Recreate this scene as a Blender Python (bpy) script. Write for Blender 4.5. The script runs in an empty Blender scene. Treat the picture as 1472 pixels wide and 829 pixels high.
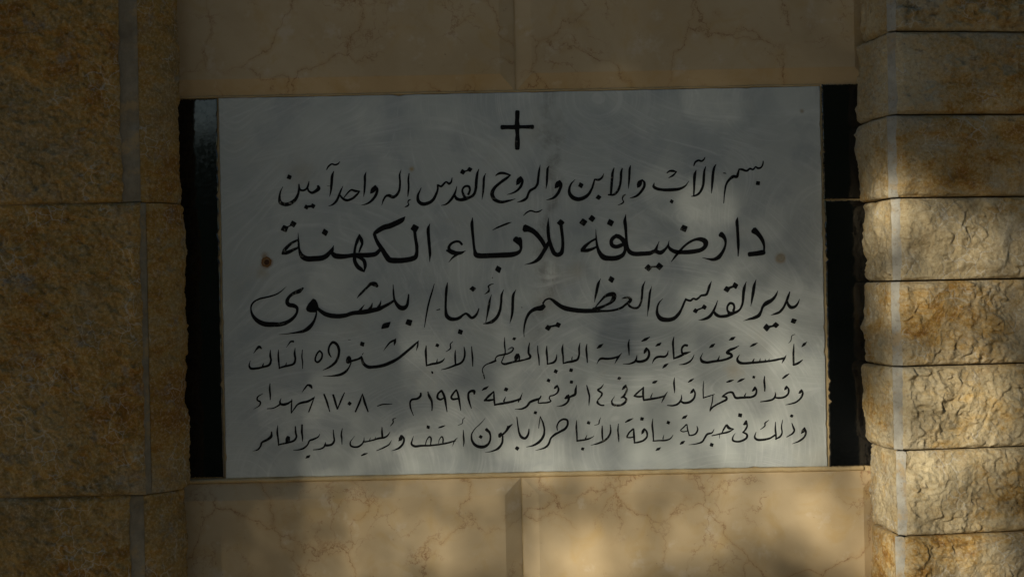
import bpy, math, random
import numpy as np
from mathutils import Matrix, Vector

# ------------------------------------------------------------------ camera, sky, sun, exposure
SC = bpy.context.scene
COL = SC.collection
S = 1.0 / 865.0                 # metres per photograph pixel on the face of the plaque (plaque 1 m wide)
D = 2.368                       # camera to plaque
ZC = 1.60                       # height of the lens above the ground
ROLL = math.radians(1.15)       # the photograph is slightly tilted

cam = bpy.data.cameras.new("camera")
cam.sensor_width = 36.0
cam.lens = 36.0 * D / (1472 * S)
cam.clip_start = 0.05
cam.clip_end = 400
cam_o = bpy.data.objects.new("camera", cam)
COL.objects.link(cam_o)
cam_o.matrix_world = (Matrix.Translation((0, -D, ZC)) @ Matrix.Rotation(math.radians(90), 4, 'X')
                      @ Matrix.Rotation(-ROLL, 4, 'Z'))
SC.camera = cam_o

SUN_AZ = math.radians(35)       # to the left of the wall's normal
SUN_EL = math.radians(14)
SUN_DIR = Vector((-math.sin(SUN_AZ) * math.cos(SUN_EL), -math.cos(SUN_AZ) * math.cos(SUN_EL), math.sin(SUN_EL)))

world = bpy.data.worlds.new("World")
SC.world = world
world.use_nodes = True
wn = world.node_tree
sky = wn.nodes.new("ShaderNodeTexSky")
sky.sky_type = 'NISHITA'
sky.sun_disc = False
sky.dust_density = 0.1
sky.sun_elevation = SUN_EL
sky.sun_rotation = math.atan2(SUN_DIR.x, SUN_DIR.y)
bg = wn.nodes["Background"]
wn.links.new(sky.outputs[0], bg.inputs[0])
bg.inputs[1].default_value = 0.06

sun = bpy.data.lights.new("sun", 'SUN')
sun.energy = 5.0
sun.angle = math.radians(0.6)
sun.color = (1.0, 0.92, 0.75)
sun_o = bpy.data.objects.new("sun", sun)
COL.objects.link(sun_o)
sun_o.rotation_euler = SUN_DIR.to_track_quat('Z', 'Y').to_euler()

SC.view_settings.view_transform = 'Standard'
SC.view_settings.look = 'None'
SC.view_settings.gamma = 1.0
SC.view_settings.use_curve_mapping = False
SC.view_settings.exposure = 0.25

# ------------------------------------------------------------------ measuring: photograph pixel -> place on a plane parallel to the wall
def px(x, y, depth=0.0):
    u, v = x - 736.0, 414.5 - y
    c, s = math.cos(ROLL), math.sin(ROLL)
    k = S * (D + depth) / D
    return (c * u + s * v) * k, ZC + (-s * u + c * v) * k

# ------------------------------------------------------------------ helpers
def tag(o, label=None, cat=None, group=None, kind=None):
    if label: o["label"] = label
    if cat: o["category"] = cat
    if group: o["group"] = group
    if kind: o["kind"] = kind
    return o

def mesh_obj(name, verts, faces, mats, parent=None, origin=(0, 0, 0), smooth=False, mat_idx=None):
    me = bpy.data.meshes.new(name)
    v = np.asarray(verts, dtype=float) - np.asarray(origin, dtype=float)
    me.from_pydata(v.tolist(), [], faces)
    for m in (mats if isinstance(mats, (list, tuple)) else [mats]):
        me.materials.append(m)
    if smooth:
        me.polygons.foreach_set("use_smooth", [True] * len(me.polygons))
    if mat_idx is not None:
        me.polygons.foreach_set("material_index", mat_idx)
    me.update()
    o = bpy.data.objects.new(name, me)
    COL.objects.link(o)
    if parent is not None:
        o.parent = parent
        pl = Vector(parent.location)
        pp = parent.parent
        while pp is not None:
            pl = pl + Vector(pp.location)
            pp = pp.parent
        o.location = Vector(origin) - pl
    else:
        o.location = origin
    return o

def empty(name, loc, parent=None):
    o = bpy.data.objects.new(name, None)
    o.empty_display_size = 0.05
    COL.objects.link(o)
    o.location = loc
    if parent is not None:
        o.parent = parent
        o.location = Vector(loc) - Vector(parent.location)
    return o

# ---- vector noise
def _hash(ix, iy, iz, seed):
    h = (ix.astype(np.int64) * 374761393 + iy.astype(np.int64) * 668265263 + iz.astype(np.int64) * 2147483647 + seed * 1274126177) & 0xFFFFFFFF
    h = ((h ^ (h >> 13)) * 1274126177) & 0xFFFFFFFF
    h = ((h ^ (h >> 16)) * 2246822519) & 0xFFFFFFFF
    return ((h ^ (h >> 15)) & 0xFFFFFF) / float(0x1000000)

def vnoise(x, y, seed):
    ix, iy = np.floor(x), np.floor(y)
    fx, fy = x - ix, y - iy
    fx = fx * fx * fx * (fx * (fx * 6 - 15) + 10)
    fy = fy * fy * fy * (fy * (fy * 6 - 15) + 10)
    z = np.zeros_like(ix)
    a = _hash(ix, iy, z, seed); b = _hash(ix + 1, iy, z, seed)
    c = _hash(ix, iy + 1, z, seed); d = _hash(ix + 1, iy + 1, z, seed)
    return (a + (b - a) * fx) * (1 - fy) + (c + (d - c) * fx) * fy

def fbm(x, y, seed, octs=5, gain=0.5):
    t, amp, tot = 0, 1.0, 0.0
    for k in range(octs):
        t = t + amp * (vnoise(x * 2 ** k + 17.3 * k, y * 2 ** k - 9.1 * k, seed + k) - 0.5)
        tot += amp
        amp *= gain
    return t / tot * 2

def facets(x, y, cell, seed, slope, off, soft=9.0):
    """broken planes: each Worley cell is a tilted plane, blended at its edges, as split stone breaks"""
    u, v = x / cell, y / cell
    ix, iy = np.floor(u), np.floor(v)
    wsum = np.zeros_like(u); h = np.zeros_like(u)
    for dx in (-1, 0, 1):
        for dy in (-1, 0, 1):
            cx, cy = ix + dx, iy + dy
            z = np.zeros_like(cx)
            qx = cx + _hash(cx, cy, z + 1, seed); qy = cy + _hash(cx, cy, z + 2, seed)
            ddx, ddy = u - qx, v - qy
            w = np.exp(-soft * (ddx * ddx + ddy * ddy))
            sx = (_hash(cx, cy, z + 3, seed) - 0.5) * 2 * slope; sy = (_hash(cx, cy, z + 4, seed) - 0.5) * 2 * slope
            o = (_hash(cx, cy, z + 5, seed) - 0.5) * 2 * off
            h += w * ((ddx * sx + ddy * sy) * cell + o)
            wsum += w
    return h / np.maximum(wsum, 1e-9)

def ridges(x, y, seed, octs=3):
    t, amp, tot = 0, 1.0, 0
    for k in range(octs):
        n = vnoise(x * 2 ** k + 3.1 * k, y * 2 ** k + 7.7 * k, seed + k)
        t = t + amp * (1 - np.abs(2 * n - 1)); tot += amp; amp *= 0.5
    return t / tot - 0.5

def split_face(x, y, seed, fine=1.0):
    wx = x + 0.016 * fbm(x * 16, y * 16, seed + 51, 4); wy = y + 0.016 * fbm(x * 16 + 5, y * 16 + 9, seed + 61, 4)
    wx2 = x + 0.007 * fbm(x * 45, y * 45, seed + 52, 4); wy2 = y + 0.007 * fbm(x * 45 + 5, y * 45 + 9, seed + 62, 4)
    ang = 0.9 + 0.5 * math.sin(seed)
    ru, rv = wx * math.cos(ang) + wy * math.sin(ang), -wx * math.sin(ang) + wy * math.cos(ang)
    h = 0.0065 * fbm(x * 6, y * 8, seed, 3) * fine
    h = h + fine * facets(wx, wy, 0.060, seed + 1, 0.20, 0.0012)
    h = h + 0.0028 * fine * ridges(ru * 34, rv * 13, seed + 21, 3)
    m = 0.30 + 0.95 * sstep(-0.25, 0.30, fbm(x * 11 + 3, y * 11, seed + 41, 3)) if fine > 0.8 else 1.0
    h = h + (0.45 + 0.55 * fine) * m * facets(wx2, wy2, 0.024, seed + 2, 0.34, 0.0007, 15)
    h = h + m * facets(wx2 + wy2 * 0.3, wy2, 0.0095, seed + 3, 0.44, 0.0004, 26)
    h = h + m * 0.0022 * ridges(ru * 130, rv * 46, seed + 31, 3) + 0.0013 * fbm(x * 120, y * 120, seed + 4, 4)
    return h

def sstep(a, b, t):
    t = np.clip((t - a) / (b - a), 0, 1)
    return t * t * (3 - 2 * t)

# ------------------------------------------------------------------ materials
def new_mat(name):
    m = bpy.data.materials.new(name)
    m.use_nodes = True
    nt = m.node_tree
    return m, nt, nt.nodes["Principled BSDF"]

class N:
    """short hand for building node graphs"""
    def __init__(self, nt):
        self.nt = nt
    def node(self, t, **kw):
        n = self.nt.nodes.new(t)
        for k, v in kw.items():
            setattr(n, k, v)
        return n
    def link(self, a, b):
        self.nt.links.new(a, b)
    def pos(self, scale=(1, 1, 1), loc=(0, 0, 0), rot=(0, 0, 0)):
        g = self.node("ShaderNodeNewGeometry")
        mp = self.node("ShaderNodeMapping")
        mp.inputs["Scale"].default_value = scale
        mp.inputs["Location"].default_value = loc
        mp.inputs["Rotation"].default_value = rot
        self.link(g.outputs["Position"], mp.inputs["Vector"])
        return mp.outputs[0]
    def noise(self, vec, scale, detail=4, rough=0.55, dist=0.0, out="Fac"):
        n = self.node("ShaderNodeTexNoise")
        n.inputs["Scale"].default_value = scale
        n.inputs["Detail"].default_value = detail
        n.inputs["Roughness"].default_value = rough
        n.inputs["Distortion"].default_value = dist
        self.link(vec, n.inputs["Vector"])
        return n.outputs[out]
    def voro(self, vec, scale, feature='F1', out="Distance", rnd=1.0):
        n = self.node("ShaderNodeTexVoronoi", feature=feature)
        n.inputs["Scale"].default_value = scale
        n.inputs["Randomness"].default_value = rnd
        self.link(vec, n.inputs["Vector"])
        return n.outputs[out]
    def ramp(self, fac, stops, interp='LINEAR'):
        r = self.node("ShaderNodeValToRGB")
        r.color_ramp.interpolation = interp
        els = r.color_ramp.elements
        while len(els) < len(stops):
            els.new(0.5)
        for e, (p, c) in zip(els, stops):
            e.position = p
            e.color = (c, c, c, 1) if isinstance(c, (int, float)) else (*c, 1)
        self.link(fac, r.inputs[0])
        return r.outputs[0]
    def mix(self, fac, a, b, mode='MIX'):
        n = self.node("ShaderNodeMix", data_type='RGBA', blend_type=mode)
        for k, v in ((0, fac), (6, a), (7, b)):
            sock = n.inputs[k]
            if hasattr(v, "is_linked"):
                self.link(v, sock)
            elif isinstance(v, (int, float)):
                sock.default_value = v if k == 0 else (v, v, v, 1)
            else:
                sock.default_value = (*v, 1)
        return n.outputs[2]
    def math(self, op, a, b=0.0, clamp=False):
        n = self.node("ShaderNodeMath", operation=op, use_clamp=clamp)
        for sock, v in ((n.inputs[0], a), (n.inputs[1], b)):
            if isinstance(v, (int, float)):
                sock.default_value = v
            else:
                self.link(v, sock)
        return n.outputs[0]
    def vadd(self, a, b, scale):
        n = self.node("ShaderNodeVectorMath", operation='MULTIPLY_ADD')
        self.link(b, n.inputs[0])
        n.inputs[1].default_value = (scale, scale, scale)
        self.link(a, n.inputs[2])
        return n.outputs[0]
    def bump(self, h, strength, dist, normal=None):
        n = self.node("ShaderNodeBump")
        n.inputs["Strength"].default_value = strength
        n.inputs["Distance"].default_value = dist
        self.link(h, n.inputs["Height"])
        if normal is not None:
            self.link(normal, n.inputs["Normal"])
        return n.outputs[0]
    def spot(self, x, z, r0, r1):
        """1 inside r0 of a point on the wall, fading to 0 at r1"""
        g = self.node("ShaderNodeNewGeometry")
        sub = self.node("ShaderNodeVectorMath", operation='SUBTRACT')
        self.link(g.outputs["Position"], sub.inputs[0])
        sub.inputs[1].default_value = (x, 0, z)
        ml = self.node("ShaderNodeVectorMath", operation='MULTIPLY')
        self.link(sub.outputs[0], ml.inputs[0])
        ml.inputs[1].default_value = (1, 0, 1)
        ln = self.node("ShaderNodeVectorMath", operation='LENGTH')
        self.link(ml.outputs[0], ln.inputs[0])
        nz = self.noise(self.pos(), 90, 3)
        d = self.math('ADD', ln.outputs["Value"], self.math('MULTIPLY', self.math('SUBTRACT', nz, 0.5), (r1 - r0) * 1.2))
        mr = self.node("ShaderNodeMapRange")
        mr.inputs["From Min"].default_value = r0
        mr.inputs["From Max"].default_value = r1
        mr.inputs["To Min"].default_value = 1
        mr.inputs["To Max"].default_value = 0
        self.link(d, mr.inputs["Value"])
        return mr.outputs[0]

def rough_stone_mat(name, seed, ochre=0.5, grime=0.0, base=((0.29, 0.222, 0.125), (0.47, 0.385, 0.24)), rust=(0.235, 0.105, 0.014)):
    m, nt, b = new_mat(name)
    n = N(nt)
    p = n.pos(loc=(seed * 3.7, seed * 1.3, seed * 2.1))
    warp = n.noise(p, 9, 4, out="Color")
    pw = n.vadd(p, warp, 0.12)
    c = n.mix(n.ramp(n.noise(pw, 7, 6, 0.6), [(0.30, 0.0), (0.72, 1.0)]), base[0], base[1])
    # grey patches of clean stone
    c = n.mix(n.math('MULTIPLY', n.ramp(n.noise(pw, 11, 5, 0.6), [(0.52, 0.0), (0.70, 1.0)]), 0.55), c, (0.36, 0.325, 0.25))
    # ochre iron staining, in streaky clumps
    big = n.noise(p, 5.0, 3, 0.5)
    st = n.noise(n.vadd(n.pos(scale=(1.0, 1, 1.9), loc=(seed, 2, 4)), warp, 0.10), 22, 9, 0.72)
    k = n.math('ADD', n.math('MULTIPLY', big, 0.55), n.math('MULTIPLY', st, 0.6))
    lo = 0.665 - 0.10 * ochre
    c = n.mix(n.ramp(k, [(lo - 0.06, 0.0), (lo + 0.07, 0.9)]), c, (0.39, 0.235, 0.055))
    c = n.mix(n.ramp(k, [(lo + 0.025, 0.0), (lo + 0.13, 0.95)]), c, rust)
    # fine rust freckles and grey-blue bruises
    fr = n.ramp(n.noise(n.vadd(p, warp, 0.06), 48, 7, 0.72), [(0.50, 0.0), (0.60, 1.0)])
    c = n.mix(n.math('MULTIPLY', n.math('MULTIPLY', fr, n.ramp(big, [(0.38, 0.25), (0.6, 1.0)])), 0.35 + 0.4 * grime), c, (0.24, 0.12, 0.02))
    br = n.ramp(n.noise(n.pos(loc=(seed, 9, 3)), 26, 7, 0.7), [(0.57, 0.0), (0.68, 1.0)])
    c = n.mix(n.math('MULTIPLY', br, 0.30 + 0.35 * grime), c, (0.21, 0.205, 0.19))
    # little pale chipped shells and dark pits
    sh = n.voro(n.vadd(p, n.noise(p, 30, 3, out="Color"), 0.03), 46, 'DISTANCE_TO_EDGE')
    c = n.mix(n.math('MULTIPLY', n.ramp(sh, [(0.0, 1.0), (0.05, 0.0)]),
                     n.math('MULTIPLY', n.ramp(n.noise(p, 13, 4), [(0.50, 0.0), (0.60, 1.0)]), 0.6)), c, (0.50, 0.48, 0.43))
    pit = n.ramp(n.noise(p, 75, 5, 0.65), [(0.30, 1.0), (0.40, 0.0)])
    c = n.mix(n.math('MULTIPLY', pit, 0.6), c, (0.11, 0.085, 0.055))
    gr = n.noise(p, 210, 5, 0.75)
    c = n.mix(n.math('MULTIPLY', n.ramp(gr, [(0.50, 0.0), (0.70, 1.0)]), 0.5), c, (0.56, 0.49, 0.36))
    c = n.mix(n.math('MULTIPLY', n.ramp(gr, [(0.30, 1.0), (0.47, 0.0)]), 0.5), c, (0.10, 0.068, 0.028))
    n.link(c, b.inputs["Base Color"])
    b.inputs["Roughness"].default_value = 0.88
    b.inputs["Specular IOR Level"].default_value = 0.25
    h = n.math('ADD', n.math('MULTIPLY', n.noise(pw, 70, 8, 0.65), 1.0), n.math('MULTIPLY', sh, 0.6))
    bn = n.bump(h, 0.85, 0.006)
    h2 = n.noise(p, 420, 4, 0.6)
    n.link(n.bump(h2, 0.5, 0.002, bn), b.inputs["Normal"])
    return m

def cut_stone_mat(name="sawn_stone", lo=(0.23, 0.215, 0.18), hi=(0.43, 0.405, 0.345)):
    m, nt, b = new_mat(name)
    n = N(nt)
    p = n.pos()
    c = n.mix(n.ramp(n.noise(p, 24, 7, 0.65), [(0.3, 0.0), (0.7, 1.0)]), lo, hi)
    c = n.mix(n.math('MULTIPLY', n.ramp(n.noise(p, 34, 6, 0.65), [(0.52, 0.0), (0.64, 1.0)]), 0.65), c, (0.36, 0.25, 0.115))
    c = n.mix(n.math('MULTIPLY', n.ramp(n.noise(p, 150, 4, 0.65), [(0.55, 0.0), (0.7, 1.0)]), 0.6), c, (0.17, 0.135, 0.09))
    n.link(c, b.inputs["Base Color"])
    b.inputs["Roughness"].default_value = 0.85
    b.inputs["Specular IOR Level"].default_value = 0.2
    st = n.math('ADD', n.noise(n.pos(scale=(6, 6, 1)), 120, 4), n.noise(p, 90, 5, 0.65))
    n.link(n.bump(st, 0.6, 0.003), b.inputs["Normal"])
    return m

def cream_tile_mat(name, seed):
    m, nt, b = new_mat(name)
    n = N(nt)
    p = n.pos(loc=(seed * 2.3, 0, seed * 1.7))
    c = n.mix(n.ramp(n.noise(p, 5, 6, 0.6, 0.6), [(0.3, 0.0), (0.7, 1.0)]), (0.43, 0.315, 0.172), (0.54, 0.42, 0.258))
    c = n.mix(n.math('MULTIPLY', n.ramp(n.noise(p, 16, 6, 0.65, 0.8), [(0.52, 0.0), (0.66, 1.0)]), 0.45), c, (0.46, 0.31, 0.12))
    c = n.mix(n.math('MULTIPLY', n.ramp(n.noise(p, 24, 5, 0.65), [(0.58, 0.0), (0.68, 1.0)]), 0.35), c, (0.60, 0.53, 0.42))
    # wandering stylolite veins that come and go
    w1 = n.noise(p, 6, 3, out="Color")
    w2 = n.noise(p, 30, 5, 0.7, out="Color")
    pv = n.vadd(n.vadd(p, w1, 0.16), w2, 0.045)
    e1 = n.voro(pv, 6.4, 'DISTANCE_TO_EDGE')
    e2 = n.voro(n.vadd(pv, w2, 0.03), 15, 'DISTANCE_TO_EDGE')
    m1 = n.ramp(n.noise(p, 5.5, 3, 0.5, 0.0), [(0.43, 0.0), (0.53, 1.0)])
    m2 = n.ramp(n.noise(p, 7.5, 3, 0.5, 0.3), [(0.52, 0.0), (0.60, 1.0)])
    fine = n.ramp(n.noise(p, 55, 4, 0.6), [(0.35, 0.25), (0.6, 1.0)])
    v1 = n.math('MULTIPLY', n.math('MULTIPLY', n.ramp(e1, [(0.002, 1.0), (0.0065, 0.0)]), m1), fine)
    v2 = n.math('MULTIPLY', n.math('MULTIPLY', n.ramp(e2, [(0.004, 1.0), (0.026, 0.0)]), m2), fine)
    halo = n.math('MULTIPLY', n.math('MULTIPLY', n.ramp(e1, [(0.0, 1.0), (0.05, 0.0)]), m1), 0.28)
    c = n.mix(halo, c, (0.40, 0.235, 0.075))
    c = n.mix(n.math('MULTIPLY', v2, 0.8), c, (0.29, 0.15, 0.06))
    c = n.mix(n.math('MULTIPLY', v1, 0.85), c, (0.21, 0.10, 0.045))
    c = n.mix(n.math('MULTIPLY', n.ramp(n.noise(p, 120, 3, 0.6), [(0.70, 0.0), (0.76, 1.0)]), 0.5), c, (0.2, 0.12, 0.06))
    n.link(c, b.inputs["Base Color"])
    b.inputs["Roughness"].default_value = 0.55
    b.inputs["Specular IOR Level"].default_value = 0.3
    h = n.math('SUBTRACT', n.noise(p, 60, 6, 0.6), n.math('MULTIPLY', v1, 0.5))
    n.link(n.bump(h, 0.12, 0.002), b.inputs["Normal"])
    return m

def marble_mat():
    m, nt, b = new_mat("white_marble")
    n = N(nt)
    p = n.pos()
    c = n.mix(n.ramp(n.noise(p, 3.2, 5, 0.6, 0.5), [(0.3, 0.0), (0.7, 1.0)]), (0.40, 0.43, 0.41), (0.53, 0.55, 0.51))
    c = n.mix(n.math('MULTIPLY', n.ramp(n.noise(p, 14, 6, 0.62, 0.4), [(0.48, 0.0), (0.66, 1.0)]), 0.6), c, (0.35, 0.375, 0.38))
    c = n.mix(n.math('MULTIPLY', n.ramp(n.noise(n.pos(loc=(5, 1, 2)), 9, 4, 0.6), [(0.60, 0.0), (0.75, 1.0)]), 0.4), c, (0.46, 0.43, 0.35))
    # smoky grey vein wandering down through the upper middle
    w = n.noise(p, 9, 5, 0.65, out="Color")
    sx = n.node("ShaderNodeSeparateXYZ")
    n.link(n.vadd(p, w, 0.14), sx.inputs[0])
    zz = n.math('SUBTRACT', sx.outputs[2], ZC + 0.07)
    xx = n.math('SUBTRACT', sx.outputs[0], 0.045 + 0.07)
    line = n.math('ABSOLUTE', n.math('ADD', xx, n.math('MULTIPLY', zz, -0.10)))
    vein = n.math('MULTIPLY', n.ramp(line, [(0.0, 1.0), (0.022, 0.0)]),
                  n.ramp(n.noise(p, 26, 5, 0.7), [(0.38, 0.0), (0.56, 1.0)]))
    fade = n.ramp(n.math('ADD', n.math('MULTIPLY', zz, 1.3), 0.5), [(0.28, 0.0), (0.50, 1.0)])
    c = n.mix(n.math('MULTIPLY', n.math('MULTIPLY', vein, fade), 0.55), c, (0.17, 0.155, 0.13))
    # sanding swirls: arcs round many centres
    arcs = None
    for k, (cell, freq) in enumerate(((1.5, 150.0), (2.3, 165.0))):
        pc = n.pos(scale=(1, 0.0, 1.15), loc=(k * 3.1, 0, k * 1.7), rot=(0, 0.5 * k, 0))
        vd = n.node("ShaderNodeTexVoronoi", feature='SMOOTH_F1')
        vd.inputs["Scale"].default_value = cell
        vd.inputs["Smoothness"].default_value = 0.25
        n.link(pc, vd.inputs["Vector"])
        comb = n.node("ShaderNodeCombineXYZ")
        n.link(n.math('MULTIPLY', vd.outputs["Distance"], freq), comb.inputs[0])
        n.link(n.math('MULTIPLY', n.noise(p, 5, 2), 5.0), comb.inputs[1])
        a = n.noise(comb.outputs[0], 1.0, 3, 0.7)
        a = n.math('MULTIPLY', n.ramp(a, [(0.50, 0.0), (0.66, 1.0)]), n.ramp(n.noise(pc, 6, 3), [(0.34, 0.0), (0.56, 1.0)]))
        arcs = a if arcs is None else n.math('MAXIMUM', arcs, a)
    c = n.mix(n.math('MULTIPLY', arcs, 0.32), c, (0.72, 0.73, 0.70))
    for (sxp, syp, r0, r1, col, k) in STAINS:
        x, z = px(sxp, syp)
        c = n.mix(n.math('MULTIPLY', n.spot(x, z, r0, r1), k), c, col)
    n.link(c, b.inputs["Base Color"])
    n.link(n.math('ADD', n.math('MULTIPLY', arcs, 0.2), 0.42), b.inputs["Roughness"])
    b.inputs["Specular IOR Level"].default_value = 0.35
    h = n.math('ADD', n.math('MULTIPLY', n.noise(p, 40, 5, 0.6), 0.6), n.math('MULTIPLY', arcs, 0.4))
    n.link(n.bump(h, 0.10, 0.002), b.inputs["Normal"])
    return m

STAINS = [
    (592, 243, 0.001, 0.006, (0.40, 0.27, 0.08), 0.8),
    (1153, 160, 0.001, 0.005, (0.27, 0.20, 0.10), 0.7),
    (383, 377, 0.006, 0.012, (0.22, 0.10, 0.02), 0.95),
    (381, 367, 0.001, 0.008, (0.25, 0.15, 0.05), 0.7),
    (1122, 371, 0.005, 0.011, (0.36, 0.24, 0.10), 0.75),
    (377, 392, 0.002, 0.014, (0.38, 0.30, 0.19), 0.5),
    (433, 250, 0.004, 0.03, (0.36, 0.31, 0.22), 0.35),
    (1055, 532, 0.004, 0.02, (0.40, 0.32, 0.20), 0.4),
    (788, 432, 0.004, 0.03, (0.38, 0.36, 0.30), 0.4),
    (830, 388, 0.004, 0.02, (0.38, 0.34, 0.25), 0.4),
]

def paint_mat():
    m, nt, b = new_mat("black_sign_paint")
    n = N(nt)
    p = n.pos()
    worn = n.math('MULTIPLY', n.ramp(n.noise(p, 9, 3, 0.5), [(0.56, 0.0), (0.66, 1.0)]), n.ramp(n.noise(p, 190, 4, 0.6), [(0.56, 0.0), (0.63, 1.0)]))
    c = n.mix(n.noise(p, 60, 4), (0.004, 0.0042, 0.0045), (0.009, 0.009, 0.009))
    c = n.mix(n.math('MULTIPLY', worn, 0.8), c, (0.24, 0.23, 0.19))
    n.link(c, b.inputs["Base Color"])
    b.inputs["Roughness"].default_value = 0.6
    b.inputs["Specular IOR Level"].default_value = 0.12
    n.link(n.bump(n.noise(p, 300, 3), 0.2, 0.0005), b.inputs["Normal"])
    return m

def granite_mat():
    m, nt, b = new_mat("black_granite")
    n = N(nt)
    p = n.pos()
    c = n.mix(n.ramp(n.voro(p, 420, 'F1'), [(0.06, 1.0), (0.16, 0.0)]), (0.005, 0.0052, 0.0056), (0.012, 0.012, 0.0125))
    c = n.mix(n.ramp(n.noise(p, 330, 3, 0.6), [(0.76, 0.0), (0.80, 1.0)]), c, (0.09, 0.055, 0.045))
    n.link(c, b.inputs["Base Color"])
    n.link(n.ramp(n.noise(p, 160, 4, 0.65), [(0.45, 0.06), (0.68, 0.13)]), b.inputs["Roughness"])
    b.inputs["Specular IOR Level"].default_value = 0.7
    n.link(n.bump(n.noise(p, 260, 4, 0.6), 0.02, 0.0006), b.inputs["Normal"])
    return m

def mortar_mat(name, c0, c1):
    m, nt, b = new_mat(name)
    n = N(nt)
    p = n.pos()
    c = n.mix(n.noise(p, 50, 6, 0.65), c0, c1)
    n.link(c, b.inputs["Base Color"])
    b.inputs["Roughness"].default_value = 0.95
    n.link(n.bump(n.noise(p, 240, 5, 0.7), 0.8, 0.003), b.inputs["Normal"])
    return m

def plain_mat(name, c0, c1, scale, rough=0.8):
    m, nt, b = new_mat(name)
    n = N(nt)
    c = n.mix(n.noise(n.pos(), scale, 5, 0.6), c0, c1)
    n.link(c, b.inputs["Base Color"])
    b.inputs["Roughness"].default_value = rough
    return m

M_CUT = cut_stone_mat()
M_CUT_DARK = cut_stone_mat("sawn_stone_dark", (0.15, 0.125, 0.085), (0.29, 0.25, 0.18))  # darker tone of the sawn stone, for the left pier's margins
M_MARBLE = marble_mat()
M_PAINT = paint_mat()
M_GRANITE = granite_mat()
M_GROUT = mortar_mat("ochre_grout", (0.44, 0.30, 0.125), (0.62, 0.49, 0.29))
M_CORE = mortar_mat("pier_mortar", (0.10, 0.075, 0.045), (0.20, 0.15, 0.09))
M_JOINT = mortar_mat("sand_mortar", (0.25, 0.165, 0.075), (0.36, 0.255, 0.125))
M_RUST = plain_mat("rusty_plug", (0.03, 0.015, 0.008), (0.10, 0.04, 0.012), 300, 0.9)
M_RUSTRING = plain_mat("rust_ring", (0.10, 0.045, 0.012), (0.30, 0.135, 0.03), 260, 0.9)
M_PLUG = plain_mat("filler_plug", (0.30, 0.26, 0.19), (0.42, 0.36, 0.26), 200, 0.9)
M_LEAF = plain_mat("leaf", (0.04, 0.065, 0.02), (0.075, 0.10, 0.035), 6, 0.6)
M_BARK = plain_mat("bark", (0.08, 0.06, 0.04), (0.15, 0.12, 0.085), 20, 0.9)
M_GROUND = plain_mat("sandy_paving", (0.48, 0.365, 0.23), (0.58, 0.455, 0.30), 3, 0.9)
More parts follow.
